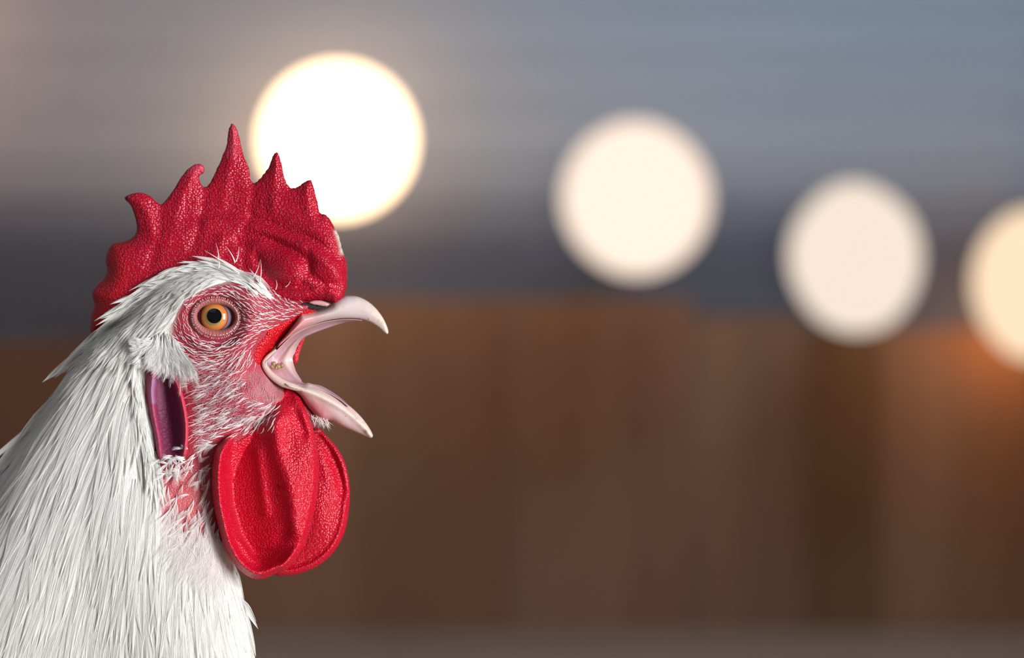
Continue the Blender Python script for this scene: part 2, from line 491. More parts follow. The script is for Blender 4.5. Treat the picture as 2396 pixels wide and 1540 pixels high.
Q = np.stack([I[:-1, :-1], I[:-1, 1:], I[1:, 1:], I[1:, :-1]], -1).reshape(-1, 4)
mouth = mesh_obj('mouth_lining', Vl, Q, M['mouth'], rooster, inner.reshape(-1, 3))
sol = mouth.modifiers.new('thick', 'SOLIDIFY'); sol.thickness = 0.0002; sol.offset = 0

def tube(name, pts, radii, depth, mat, parent, col, seg=14, flat=1.0):
    c = catmull(pts, 6, False); n = len(c)
    r = np.interp(np.linspace(0, 1, n), np.linspace(0, 1, len(radii)), radii)
    dpt = np.interp(np.linspace(0, 1, n), np.linspace(0, 1, len(depth)), depth) if not callable(depth) else depth(c[:, 0], c[:, 1])
    t = np.gradient(c, axis=0); t /= np.linalg.norm(t, axis=1)[:, None]
    nn = np.stack([-t[:, 1], t[:, 0]], 1)
    th = np.linspace(0, 2*np.pi, seg, endpoint=False)
    X = c[:, None, 0]+nn[:, None, 0]*np.cos(th)*r[:, None]
    Y = c[:, None, 1]+nn[:, None, 1]*np.cos(th)*r[:, None]
    Z = dpt[:, None]+np.sin(th)*r[:, None]*flat
    V = P(X, Y, Z).reshape(-1, 3)
    I = np.arange(n*seg).reshape(n, seg)
    J = np.roll(I, -1, 1)
    Q = np.stack([I[:-1], J[:-1], J[1:], I[1:]], -1).reshape(-1, 4)
    V = np.concatenate([V, P(c[[0, -1], 0], c[[0, -1], 1], dpt[[0, -1]])])
    a, b = n*seg, n*seg+1
    T = np.concatenate([np.stack([J[0], I[0], np.full(seg, a)], 1), np.stack([I[-1], J[-1], np.full(seg, b)], 1)])
    cc = col if callable(col) else (lambda x, y: np.tile(np.array(col), (x.size, 1)))
    cl = cc(X.ravel(), Y.ravel()); cl = np.concatenate([cl, cl[[0, -1]]])
    return mesh_obj(name, V, [Q, T], mat, parent, cl)

lip = tube('lip_rim', [(646,818),(628,834),(618,850),(626,868),(642,884),(662,897),(688,906),(714,914)], [2, 5, 6, 7.5, 8.5, 9, 8, 3],
           lambda x, y: mid(x)-46-0*x, M['mouth'], rooster,
           lambda x, y: lerp(np.array([0.66, 0.49, 0.41]), np.array([0.68, 0.53, 0.45]), np.clip((y-850)/60, 0, 1)))

# crumbs stuck inside the mouth
def lumps(name, items, mat, parent, colr):
    Vs, Fs, n0 = [], [], 0
    for (cx, cy, y, r) in items:
        th, ph = np.meshgrid(np.linspace(0, 2*np.pi, 12, endpoint=False), np.linspace(0.2, np.pi-0.2, 7))
        rr = r*(1+0.25*rng.standard_normal(th.shape)*0.6)
        V = P(cx+rr*np.cos(th)*np.sin(ph), cy+rr*np.cos(ph), y+rr*np.sin(th)*np.sin(ph)).reshape(-1, 3)
        I = np.arange(84).reshape(7, 12); J = np.roll(I, -1, 1)
        Fs.append(np.stack([I[:-1], J[:-1], J[1:], I[1:]], -1).reshape(-1, 4)+n0)
        Vs.append(V); n0 += 84
    return mesh_obj(name, np.concatenate(Vs), np.concatenate(Fs), mat, parent, np.tile(np.array(colr), (n0, 1)))
ym = float(mid(650))
lumps('crumbs', [(640,852,ym-8,6),(650,858,ym-6,7),(659,855,ym-4,6),(646,861,ym-10,4),(636,858,ym-14,4)], M['beak'], rooster, (0.30, 0.20, 0.09))

# ---- red skin around the gape, near and far side
GS = [(742,724),(712,744),(690,762),(668,784),(648,806),(632,826),(620,848),(604,856),(592,842),(594,820),(606,798),(618,786),(624,772),(640,764),(664,752),(690,738),(716,722)]
inflate('gape_skin', catmull(GS), 2.6,
        lambda x, y, d: np.minimum(HN(x, y), mid(x)-34)+7-15*prof(d, 26),
        lambda x, y, d: HN(x, y)+14+20*sm(600, 700, x), M['gape'], rooster, lambda x, y, d: np.array([0.55, 0.002, 0.010]), raw=True)
GF2 = [(716,778),(714,792),(706,812),(700,832),(696,848),(686,850),(684,830),(690,806),(700,788)]
inflate('gape_skin', catmull(GF2), 2.6, lambda x, y, d: mid(x)+66-8*prof(d, 8), lambda x, y, d: mid(x)+72+10*prof(d, 8),
        M['gape'], rooster, lambda x, y, d: np.array([0.56, 0.02, 0.03]), raw=True)

# ---- nostril
nb = lambda x, y: ub_near(np.asarray(x, float), np.asarray(y, float), np.full(np.shape(x), 20.0))
M['dark'] = plain('nostril_shade', (0.012, 0.006, 0.006), 0.7)  # near-black colour stands in for the shade inside the nostril hole
NS = [(704,713),(712,708),(726,709),(738,714),(752,717),(764,718),(752,723),(738,725),(722,723),(710,720)]
nostril = inflate('nostril', catmull(NS), 1.5, lambda x, y, d: -103+0*x, lambda x, y, d: -85+0*x, M['dark'], rooster,
                  lambda x, y, d: np.array([0.01, 0.005, 0.005]), raw=True)
NF = [(722,708),(734,703),(750,703),(764,707),(771,712),(765,717),(755,717),(744,715),(732,713)]
inflate('nostril_flap', catmull(NF), 1.5, lambda x, y, d: -106-7*prof(d, 7)+0.08*(x-745), lambda x, y, d: -84+0*x, M['beak'], rooster,
        lambda x, y, d: np.array([0.55, 0.30, 0.31]), raw=True)

# ---- wattles
WN = [(560,985),(540,1000),(522,1020),(506,1048),(498,1085),(496,1130),(500,1180),(508,1220),(514,1245),(524,1278),(542,1312),(565,1338),(592,1354),(618,1354),
      (645,1343),(672,1332),(697,1303),(718,1262),(733,1210),(744,1150),(747,1100),(744,1055),(735,1012),(722,975),(710,948),(698,925),(680,912),(655,912),(630,925),(600,955)]
def wn_rel(x, y, d):
    left = sm(660, 580, x); bot = sm(1250, 1325, y)
    r = 32*np.exp(-((d-14)/12)**2)*np.clip(left+bot, 0.18, 1)*sm(985, 1060, y+0.3*(x-540))
    # deep crease beside the thick rear rim, rising forward in a long slope to the middle ridge
    yk = [960, 1000, 1050, 1100, 1180, 1250, 1300, 1330]
    xc = np.interp(y, yk, [578, 562, 548, 542, 548, 568, 600, 622])
    xr = np.interp(y, yk, [654, 648, 646, 656, 674, 690, 684, 660])
    u = (x-xc)/(xr-xc); win = sm(975, 1030, y)*(1-sm(1285, 1340, y))
    r += win*np.where(u < 0, -64*np.exp(-((x-xc)/10)**2), -64*(1-sm(-0.15, 1.05, u))/(1-float(sm(-0.15, 1.05, 0))))
    r += pl(x, y, [(604,1060),(612,1130),(622,1200)], 12, 7)
    r += pl(x, y, [(654,950),(647,1000),(655,1060),(672,1120),(688,1190),(690,1240)], 22, 20)
    r += blob(x, y, 706, 1110, 34, 100, 24)
    r += pl(x, y, [(690,965),(712,1010)], 13, -12)
    r += pl(x, y, [(693,925),(712,955),(732,1005),(742,1050)], 8, 10)
    r += pl(x, y, [(672,1240),(640,1290),(610,1310)], 18, -8)
    return r
def wcol(x, y, d):
    c = np.tile(np.array([0.50, 0.001, 0.018]), (len(x), 1))
    c = lerp(c, np.array([0.42, 0.015, 0.04]), sm(1010, 950, y)*sm(640, 560, x)*0.7)
    for cx, cy in ((650,1136),(652,1142),(646,1160)):
        c = lerp(c, np.array([0.04, 0.0, 0.0]), blob(x, y, cx, cy, 3, 3, 0.9))
    return c
def wtop(x, y): return np.asarray(y)-(978-np.clip(np.asarray(x)-560, -60, 130)*0.52)
wmid = lambda x, y: -132+0.10*(np.asarray(x)-500)+52*(1-sm(0, 62, wtop(x, y)))
def wn_near(x, y, d):
    n = wmid(x, y)-14*prof(d, 16)-wn_rel(x, y, d)*sm(0, 14, d)
    return n+(np.minimum(n, HN(x, y)-6)-n)*sm(30, 60, wtop(x, y))
inflate('wattle', catmull(WN), 2.6,
        wn_near,
        lambda x, y, d: wmid(x, y)+22*prof(d, 18)+np.maximum(0, -wn_rel(x, y, d))*0.9*sm(0, 30, d), M['wattle'], rooster, wcol, raw=True)
WF = [(742,1000),(756,1010),(772,1028),(790,1050),(806,1080),(815,1115),(819,1155),(816,1200),(808,1240),(794,1272),(770,1304),(738,1328),(700,1343),
      (668,1348),(640,1344),(620,1320),(610,1250),(625,1150),(680,1060),(715,1010)]
def wf_rel(x, y, d):
    r = pl(x, y, [(752,1018),(775,1060),(795,1110),(804,1150)], 16, -20)
    r += 9*np.exp(-((d-8)/8)**2)
    r += blob(x, y, 745, 1180, 50, 90, 26)
    r += pl(x, y, [(750,1040),(760,1090),(790,1150)], 18, 4)
    return r
fmid = lambda x, y: 48-0.12*(np.asarray(x)-700)
inflate('wattle', catmull(WF), 2.6,
        lambda x, y, d: fmid(x, y)-14*prof(d, 16)-wf_rel(x, y, d)*sm(0, 14, d),
        lambda x, y, d: fmid(x, y)+24*prof(d, 20), M['wattle'], rooster, wcol, raw=True)

# ---- ear lobe
EL = [(350,846),(338,868),(334,905),(340,960),(350,1010),(360,1052),(372,1082),(402,1088),(432,1074),(441,1040),(442,990),(434,940),(420,892),(404,858),(378,842)]
def el_rel(x, y):
    r = pl(x, y, [(400,852),(416,900),(430,950),(437,1005),(434,1062)], 8, 22)
    r += pl(x, y, [(362,860),(354,910),(358,965),(368,1020),(374,1070)], 8, 18)
    r += pl(x, y, [(384,870),(396,950),(404,1050)], 15, -9)
    return r
def el_col(x, y, d):
    c = np.tile(np.array([0.13, 0.006, 0.045]), (len(x), 1))
    c = lerp(c, np.array([0.60, 0.05, 0.09]), pl(x, y, [(400,852),(416,900),(430,950),(437,1005),(434,1062)], 8, 1))
    c = lerp(c, np.array([0.34, 0.02, 0.05]), sm(352, 342, x)*0.8)
    c = lerp(c, np.array([0.42, 0.05, 0.11]), pl(x, y, [(362,860),(354,910),(358,965),(368,1020),(374,1070)], 7, 0.95))
    c = lerp(c, np.array([0.34, 0.20, 0.36]), pl(x, y, [(360,890),(356,920),(358,940)], 6, 0.7))
    return c
inflate('ear_lobe', catmull(EL), 2.6, lambda x, y, d: HN(x, y)+4-13*prof(d, 10)-el_rel(x, y)*sm(0, 8, d), lambda x, y, d: HN(x, y)+24+0*d,
        M['ear'], rooster, el_col, raw=True)

# ---- eye
def sph_cap(name, cx, cy, yc, R, amax, mat, parent, colf=None, rings=24, seg=64, tilt=(0, 0)):
    ph = np.linspace(0, amax, rings); th = np.linspace(0, 2*np.pi, seg, endpoint=False)
    PH, TH = np.meshgrid(ph[1:], th, indexing='ij')
    X = np.sin(PH)*np.cos(TH); Y = np.sin(PH)*np.sin(TH); Z = -np.cos(PH)
    def rot(X, Y, Z):
        a, b = tilt
        X, Z = X*math.cos(a)-Z*math.sin(a), X*math.sin(a)+Z*math.cos(a)
        Y, Z = Y*math.cos(b)-Z*math.sin(b), Y*math.sin(b)+Z*math.cos(b)
        return X, Y, Z
    X, Y, Z = rot(X, Y, Z); x0, y0, z0 = rot(np.array([0.]), np.array([0.]), np.array([-1.]))
    V = np.concatenate([P(cx+R*X, cy+R*Y, yc+R*Z).reshape(-1, 3), P(cx+R*x0, cy+R*y0, yc+R*z0)])
    I = np.arange((rings-1)*seg).reshape(rings-1, seg); J = np.roll(I, -1, 1)
    Q = np.stack([I[:-1], J[:-1], J[1:], I[1:]], -1).reshape(-1, 4)
    T = np.stack([J[0], I[0], np.full(seg, (rings-1)*seg)], 1)
    col = np.ones((len(V), 3))
    if colf is not None:
        col = np.concatenate([colf(PH.ravel()/amax, TH.ravel()), colf(np.array([0.]), np.array([0.]))])
    return mesh_obj(name, V, [Q, T], mat, parent, col)
def eye_mat(name, rough=0.05):
    m, nt, p, out = new_mat(name)
    at = nt.nodes.new('ShaderNodeAttribute'); at.attribute_name = 'skin'
    nt.links.new(at.outputs['Color'], p.inputs['Base Color'])
    p.inputs['Roughness'].default_value = 0.3; p.inputs['Specular IOR Level'].default_value = 0.0; p.inputs['Coat Weight'].default_value = 1.0
    p.inputs['Coat Roughness'].default_value = rough; p.inputs['Coat IOR'].default_value = 1.45
    return m
EM = eye_mat('wet_eye', 0.02)
ER = 47.0; EYC = -116+ER-2
eye = sph_cap('eyeball', 506, 742, EYC, ER, math.pi*0.62, EM, rooster, lambda t, a: np.tile(np.array([0.20, 0.13, 0.17]), (len(t), 1)))
def iris_col(t, a):
    n = len(t)
    st = 0.5+0.5*np.sin(a*37+3*np.sin(a*11))*np.cos(a*23)
    c = lerp(np.array([0.52, 0.27, 0.065]), np.array([0.54, 0.15, 0.03]), np.clip((t-0.55)/0.35, 0, 1))
    c = lerp(c, np.array([0.60, 0.12, 0.04]), 0.45*st*np.clip((t-0.5)/0.3, 0, 1))
    c = lerp(c, np.array([0.20, 0.17, 0.07]), np.clip(1-(t-0.50)/0.10, 0, 1)*0.8)
    c = lerp(c, np.array([0.06, 0.03, 0.05]), np.clip((t-0.88)/0.10, 0, 1))
    left = np.clip(-np.cos(a), 0, 1)**2
    c = lerp(c, np.array([0.05, 0.025, 0.05]), left*np.clip((t-0.74)/0.14, 0, 1))
    return c
iris = sph_cap('iris', 506, 742, EYC, ER+0.5, math.asin(34/ER), EM, eye, iris_col, 40, 160, tilt=(-0.17, 0.0))
sph_cap('pupil', 506, 742, EYC, ER+0.9, math.asin(17.2/ER), EM, eye, lambda t, a: np.tile(np.array([0.002, 0.002, 0.003]), (len(t), 1)), 12, 64, tilt=(-0.10, -0.06))

# eyelid ring round the opening
prm = [(48.5, 34, 24), (46.8, 32.4, 16), (46.8, 32.4, 11), (47.8, 33.8, 6.5), (49.8, 36.8, 4.0), (52.5, 40.5, 4.0), (55.5, 44.5, 6), (59, 49, 11), (64, 55, 20)]
th = np.linspace(0, 2*np.pi, 120, endpoint=False)
rowsX, rowsY, rowsZ, rc = [], [], [], []
lidc = [(0.20,0.06,0.05),(0.36,0.15,0.10),(0.36,0.16,0.11),(0.30,0.10,0.08),(0.36,0.09,0.09),(0.34,0.06,0.07),(0.28,0.03,0.055),(0.30,0.03,0.05),(0.34,0.03,0.05)]
for (a, b, z), c in zip(prm, lidc):
    ex = 0.92
    X = EC[0]+a*np.sign(np.cos(th))*np.abs(np.cos(th))**ex
    Y = EC[1]+b*np.sign(np.sin(th))*np.abs(np.sin(th))**(1.0)+np.cos(th)*1.5
    Y = Y+np.where(np.sin(th) > 0, (b-31)*0.22*np.sin(th), 0)
    rowsX.append(X); rowsY.append(Y); rowsZ.append(-121+z+0.0*X+4*np.sin(th*44)*0.18); rc.append(np.tile(np.array(c), (120, 1)))
X = np.array(rowsX); Y = np.array(rowsY); Z = np.array(rowsZ)
I = np.arange(X.size).reshape(X.shape); J = np.roll(I, -1, 1)
lid = mesh_obj('eyelid', P(X, Y, Z).reshape(-1, 3), np.stack([I[:-1], I[1:], J[1:], J[:-1]], -1).reshape(-1, 4), M['lid'], rooster, np.concatenate(rc))
so = lid.modifiers.new('thick', 'SOLIDIFY'); so.thickness = 0.0003; so.offset = -1
ss = lid.modifiers.new('smooth', 'SUBSURF'); ss.levels = 1; ss.render_levels = 1

# ------------------------------------------------------------------ feathers and bristles
class Strands:
    def __init__(s): s.V = []; s.F = []; s.C = []; s.n = 0
    def add(s, cx, cy, cz, wx, wy, wz, col):
        """centre lines (n,k) and half-width vectors (n,k) -> ribbons"""
        n, k = cx.shape
        L = P(cx-wx, cy-wy, cz-wz); R = P(cx+wx, cy+wy, cz+wz)
        V = np.stack([L, R], 2).reshape(-1, 3)
        I = (np.arange(n*k*2).reshape(n, k, 2))+s.n
        Q = np.stack([I[:, :-1, 0], I[:, :-1, 1], I[:, 1:, 1], I[:, 1:, 0]], -1).reshape(-1, 4)
        s.V.append(V); s.F.append(Q); s.n += len(V)
        c = np.asarray(col)
        if c.ndim == 1: c = np.tile(c, (n, 1))
        s.C.append(np.repeat(c, k*2, 0))
    def build(s, name, mat, parent):
        return mesh_obj(name, np.concatenate(s.V), np.concatenate(s.F), mat, parent, np.concatenate(s.C))

def field(ctrl, x, y, power=3.0):
    """inverse distance interpolation of control rows (px,py,values...)"""
    c = np.array(ctrl, float)
    d2 = (x[:, None]-c[:, 0])**2+(y[:, None]-c[:, 1])**2+60
    w = d2**(-power/2); w /= w.sum(1)[:, None]
    return w @ c[:, 2:]

# px, py, direction x, direction y, length, half width
HACK = [(630,685,-.78,-.62,55,4),(590,650,-.84,-.54,70,5),(540,618,-.93,-.36,85,6),(480,605,-1,-.02,75,5),(430,620,-.97,.20,75,5),(370,650,-.86,.48,90,6),
        (600,690,-.8,-.6,35,3),(545,668,-.93,-.33,45,4),(490,668,-.97,.2,50,5),(450,690,-.80,.6,60,6),(425,720,-.6,.8,60,6),(400,690,-.8,.6,85,7),
        (330,700,-.82,.58,130,8),(280,750,-.78,.62,140,9),(220,815,-.70,.71,150,10),(160,890,-.64,.77,170,11),(110,970,-.60,.8,190,12),(50,1080,-.56,.83,200,13),
        (-20,1200,-.5,.86,220,14),(-100,1400,-.4,.9,240,15),(330,780,-.72,.7,110,8),(280,850,-.60,.8,150,10),(300,900,-.35,.94,150,10),(318,860,-.32,.95,110,8),(335,960,.08,1,110,8),
        (240,940,-.5,.87,170,12),(180,1040,-.45,.89,190,13),(345,1020,.08,1,130,9),(300,1060,-.1,1,170,12),(220,1150,-.3,.95,200,14),(120,1200,-.38,.92,210,14),
        (355,1100,.05,1,150,10),(340,1220,-.08,1,190,13),(250,1350,-.2,.98,220,15),(120,1400,-.28,.96,230,15),(0,1400,-.36,.93,230,15),(350,1400,-.05,1,200,14),
        (450,1320,-.05,1,150,11),(520,1300,.22,.97,120,10),(545,1380,.22,.97,120,10),(560,1480,.2,.98,140,11),(470,1450,.03,1,170,12),(380,1500,0,1,200,14),(200,1550,-.15,.98,220,15),
        (500,1240,-.35,.93,70,7),(450,1250,-.2,.97,80,8),(410,1200,-.2,.97,80,8)]
HREG = catmull([(655,705),(610,662),(565,640),(500,616),(430,624),(374,654),(324,700),(280,745),(235,775),(200,812),(160,865),(120,915),(95,960),(50,1030),(0,1110),
        (-60,1230),(-130,1420),(-160,1600),(-60,1650),(600,1650),(592,1540),(575,1450),(558,1370),(545,1300),(530,1260),(490,1240),(440,1260),(400,1240),(380,1180),(370,1095),(360,1040),
        (350,960),(338,885),(320,845),(330,790),(395,765),(415,730),(450,690),(500,668),(550,668),(600,690),(640,712)])

def sample_region(poly, n, r=None):
    x0, y0 = poly.min(0); x1, y1 = poly.max(0); xs = []; ys = []; c = 0
    while c < n:
        x = rng.uniform(x0, x1, n*2); y = rng.uniform(y0, y1, n*2)
        k = inside(x, y, poly); x = x[k]; y = y[k]
        xs.append(x); ys.append(y); c += len(x)
    return np.concatenate(xs)[:n], np.concatenate(ys)[:n]

def grow(st, x, y, ctrl, G, side, nstr=14, steps=9, base=-3, lift=15, spread=1.0, jit=0.12, lenmul=1.0, wmul=1.0,
         strand_w=1.0, col=(0.93, 0.92, 0.885), cvar=0.04, frizz=0.0, blade=True, curl=0.0, fan=False):
    n = len(x)
    f = field(ctrl, x, y)
    L = f[:, 2]*rng.uniform(0.65, 1.35, n)*lenmul; W = f[:, 3]*rng.uniform(0.7, 1.25, n)*wmul
    ang_j = rng.normal(0, jit, n); curl_j = rng.normal(0, 0.25, n)*curl
    h = rng.uniform(0, 4, n)
    # spine path following the direction field
    K = steps; cx = np.zeros((n, K)); cy = np.zeros((n, K)); dx = np.zeros((n, K)); dy = np.zeros((n, K))
    px, py = x.copy(), y.copy()
    for k in range(K):
        d = field(ctrl, px, py)[:, :2]; a = np.arctan2(d[:, 1], d[:, 0])+ang_j+curl_j*k
        dx[:, k] = np.cos(a); dy[:, k] = np.sin(a); cx[:, k] = px; cy[:, k] = py
        px = px+dx[:, k]*L/(K-1); py = py+dy[:, k]*L/(K-1)
    t = np.linspace(0, 1, K)[None, :]
    shape = (np.clip(t*3.2, 0, 1)**0.7)*(1-t**2.6)**0.9
    tone = rng.uniform(1-cvar*2, 1, n)
    C0 = np.array(col)[None, :]*tone[:, None]
    nx, ny = -dy, dx
    def surf(a, b): return look(G, a, b)
    if blade:
        for u in (-0.55, 0.0, 0.55):
            ox = cx+nx*W[:, None]*shape*u*0.75; oy = cy+ny*W[:, None]*shape*u*0.75
            tt = np.minimum(t, 0.9)
            wv = W[:, None]*shape*0.34*(1-t)**0.25
            H = base+h[:, None]+lift*tt-2.2*u*u-0.6
            wx, wy = nx*wv, ny*wv
            z0 = surf(ox, oy); z1 = surf(ox+wx, oy+wy)-surf(ox-wx, oy-wy)
            st.add(ox, oy, z0-side*H, wx, wy, z1/2+side*wv*u*0.5, C0)
    for j in range(nstr):
        u = rng.uniform(-1, 1, n)[:, None]
        te = 1-0.42*np.abs(u)*rng.uniform(0.3, 1, (n, 1))
        ts = t*te
        # positions on spine at ts
        fi = ts*(K-1); i0 = np.clip(fi.astype(int), 0, K-2); fr = fi-i0
        ar = np.arange(n)[:, None]
        sx = cx[ar, i0]*(1-fr)+cx[ar, i0+1]*fr; sy = cy[ar, i0]*(1-fr)+cy[ar, i0+1]*fr
        sh = (np.clip(ts*3.2, 0, 1)**0.7)*(1-ts**2.6)**0.9
        off = u*W[:, None]*sh*spread
        if fan: off = u*W[:, None]*ts**0.8*spread
        if frizz: off = off+frizz*np.sin(t*rng.uniform(4, 12, (n, 1))+rng.uniform(0, 6, (n, 1)))*t
        ox = sx+nx*off; oy = sy+ny*off
        sw = strand_w*rng.uniform(0.6, 1.3, (n, 1))*(1-t**1.5*0.85)
        H = base+h[:, None]+lift*ts-2.2*u*u+rng.uniform(0, 1.2, (n, 1))
        wx, wy = nx*sw, ny*sw
        z0 = surf(ox, oy)
        st.add(ox, oy, z0-side*H, wx, wy, rng.uniform(-0.8, 0.8, (n, 1))*sw, C0*rng.uniform(0.94, 1.04, (n, 1)))

# surface the near-side feathers lie on: the body and, above it, the comb
cd_, _, _ = sdist(GXX, GYY, COMBP)
GH = np.where(cd_ > 0, np.minimum(GN, mid(GXX)-comb_T(GXX, GYY)*prof(np.maximum(cd_, 0), 30)-7), GN)
# hackle: near side and far side
hs = Strands()
x, y = sample_region(HREG, 1560)
k = (look(gd, x, y) > 15) | (x > 330) | (y < 740); x, y = x[k], y[k]
grow(hs, x, y, HACK, GH, 1, nstr=36, steps=10, strand_w=0.38, wmul=0.95, lenmul=1.3, lift=7, base=-2, jit=0.08)
# extra near the brow and nape where they are small
BROW = catmull([(650,705),(600,663),(560,638),(500,616),(430,624),(372,652),(312,712),(300,790),(400,760),(420,715),(460,680),(540,662),(600,690)])
x, y = sample_region(BROW, 420)
grow(hs, x, y, HACK, GH, 1, nstr=20, steps=8, strand_w=0.45, wmul=1.0, lenmul=0.95, base=-1, lift=11, jit=0.13)
FRINGE = [(470,625,-.99,-.04,50,3.0),(430,645,-.99,.05,55,3.0),(390,680,-.95,.28,60,3.2),(350,715,-.85,.50,65,3.6),(520,615,-.93,-.36,60,3.2),(300,760,-.80,.60,70,4),(250,800,-.72,.68,70,5),(200,850,-.68,.73,70,5)]
x, y = sample_region(catmull([(560,648),(500,634),(440,640),(392,664),(348,702),(304,748),(215,810),(230,830),(310,765),(360,715),(410,672),(460,640),(510,628),(550,645)]), 230)
grow(hs, x, y, FRINGE, GH, 1, nstr=12, steps=8, strand_w=0.45, base=5, lift=13, jit=0.12)
EDGE = [(320,860,-.1,1,60,5),(345,1000,.12,1,75,6),(365,1080,.1,1,80,6)]
x, y = sample_region(catmull([(314,842),(334,848),(344,900),(350,960),(360,1030),(374,1095),(352,1110),(332,1000),(314,900)]), 130)
grow(hs, x, y, EDGE, GN, 1, nstr=14, steps=8, strand_w=0.45, base=4, lift=9, jit=0.1)
x, y = sample_region(HREG, 420)
grow(hs, x, y, HACK, GF, -1, nstr=6, steps=7, strand_w=1.4, wmul=1.4)
hs.build('hackle_feathers', M['feather'], rooster)['kind'] = 'stuff'

# ear tuft
EART = [(318,802,-.95,-.1,16,4),(345,800,-.9,.2,30,5),(370,790,-.1,.95,60,6),(390,800,.15,.98,70,6),(410,830,.4,.9,70,6),(430,850,.5,.86,60,5),(350,830,-.3,.95,36,5),(340,850,-.6,.75,28,4),(400,780,.1,.99,60,5),(335,870,-.7,.6,24,3)]
es = Strands()
reg = catmull([(322,800),(350,790),(380,775),(405,785),(425,815),(440,845),(425,850),(395,840),(350,838),(335,850),(330,825)])
x, y = sample_region(reg, 260)
grow(es, x, y, EART, GN, 1, nstr=14, steps=7, base=7, lift=24, spread=1.5, jit=0.16, strand_w=0.42, wmul=1.0, blade=False, frizz=0.8, fan=True, col=(0.92, 0.90, 0.88))
x, y = sample_region(reg, 70)
grow(es, x, y, EART, GN, 1, nstr=6, steps=7, base=0, lift=8, jit=0.2, strand_w=0.8, wmul=1.0, lenmul=.55, blade=True)
es.build('ear_tuft', M['feather'], rooster)['kind'] = 'stuff'

# throat down
TH = [(380,1070,-.3,.9,26,4),(420,1120,-.6,.8,30,4),(470,1080,-.8,.5,30,4),(500,1030,-.85,.4,30,4),(400,1180,-.2,.95,44,5),(460,1180,-.4,.9,38,5),(500,1220,-.5,.85,50,5),(440,1260,-.15,.98,60,6),(510,1280,-.2,.95,70,6),(370,1150,.0,1,50,5)]
ts_ = Strands()
reg = catmull([(365,1070),(400,1085),(440,1075),(480,1040),(520,1025),(500,1080),(500,1170),(515,1250),(535,1320),(480,1330),(410,1290),(375,1200),(358,1120)])
x, y = sample_region(reg, 520)
k = rng.uniform(0, 1, len(x)) < 0.22+0.78*sm(1180, 1310, y+0.5*np.abs(x-440)); x, y = x[k], y[k]
grow(ts_, x, y, TH, GN, 1, nstr=16, steps=7, base=0, lift=14, spread=1.9, jit=0.35, strand_w=0.30, blade=False, frizz=1.0, curl=0.35, fan=True, lenmul=1.15, col=(0.93, 0.88, 0.86))
reg = catmull([(366,1062),(400,1068),(440,1050),(452,1075),(430,1105),(385,1108)])
x, y = sample_region(reg, 34)
grow(ts_, x, y, [(380,1080,-.5,.8,30,4),(430,1070,-.9,.4,30,4),(400,1090,-.4,.9,32,4)], GN, 1, nstr=16, steps=7, base=12, lift=14, spread=1.9, jit=0.7, strand_w=0.3, blade=False, frizz=1.0, curl=0.3, fan=True, col=(0.93, 0.90, 0.88))
ts_.build('throat_down', M['feather'], rooster)['kind'] = 'stuff'

# face bristles
FB = [(705,715,-.9,-.35,12,1.5),(680,700,-.75,-.62,16,1.6),(640,690,-.76,-.64,19,1.9),(600,680,-.78,-.6,22,2.0),(560,680,-.86,-.45,18,1.8),(500,682,-.96,.1,14,1.6),(455,700,-.8,.5,14,1.4),
      (650,720,-.82,-.55,16,1.7),(600,720,-.8,-.6,14,1.5),(575,740,-.7,-.6,9,1.2),(690,735,-.95,.1,12,1.6),(640,745,-.97,-.1,15,1.7),(600,765,-.99,.12,15,1.7),(650,765,-.9,.4,15,1.7),
      (620,790,-.84,.5,17,1.9),(570,790,-.86,.48,17,1.8),(605,815,-.5,.85,15,1.9),(585,840,-.35,.93,17,2.0),(560,830,-.6,.8,20,1.9),(530,815,-.9,.3,20,1.9),(490,815,-.93,-.25,18,1.8),(460,795,-.75,-.6,14,1.6),
      (435,770,-.35,-.9,9,1.2),(440,740,-.2,-.95,9,1.2),(430,810,-.75,-.5,16,1.6),(450,845,-.9,-.2,26,1.6),(500,850,-.96,.18,28,1.9),(540,865,-.8,.5,26,2.0),(480,900,-.88,.35,28,1.6),(530,910,-.82,.5,24,1.9),(450,940,-.9,.3,26,1.4),
      (520,960,-.86,.4,28,1.8),(575,950,-.88,.4,18,1.5),(620,945,-.95,.2,20,2.0),(640,950,-.75,.6,24,2.2),(600,975,-.7,.7,28,2.3),(560,990,-.85,.45,26,2.3),(640,985,-.4,.92,20,2.0),(470,1000,-.9,.35,30,1.6),(450,1040,-.8,.5,24,1.5),
      (530,1000,-.9,.35,26,2.2)]
FR = catmull([(712,712),(690,700),(650,680),(600,665),(540,668),(490,676),(450,695),(425,730),(412,770),(420,820),(420,870),(440,930),(448,1000),(455,1045),(505,1030),(545,1020),(600,1018),(645,1012),(660,955),
        (640,935),(590,935),(572,900),(578,870),(600,852),(592,830),(605,800),(620,780),(650,762),(690,742),(712,728)])
fs = Strands()
wd_, _, _ = sdist(GXX, GYY, catmull(WN))
GB = np.where(wd_ > 2, np.minimum(GN, wn_near(GXX.ravel(), GYY.ravel(), np.maximum(wd_, 0).ravel()).reshape(GN.shape)), GN)
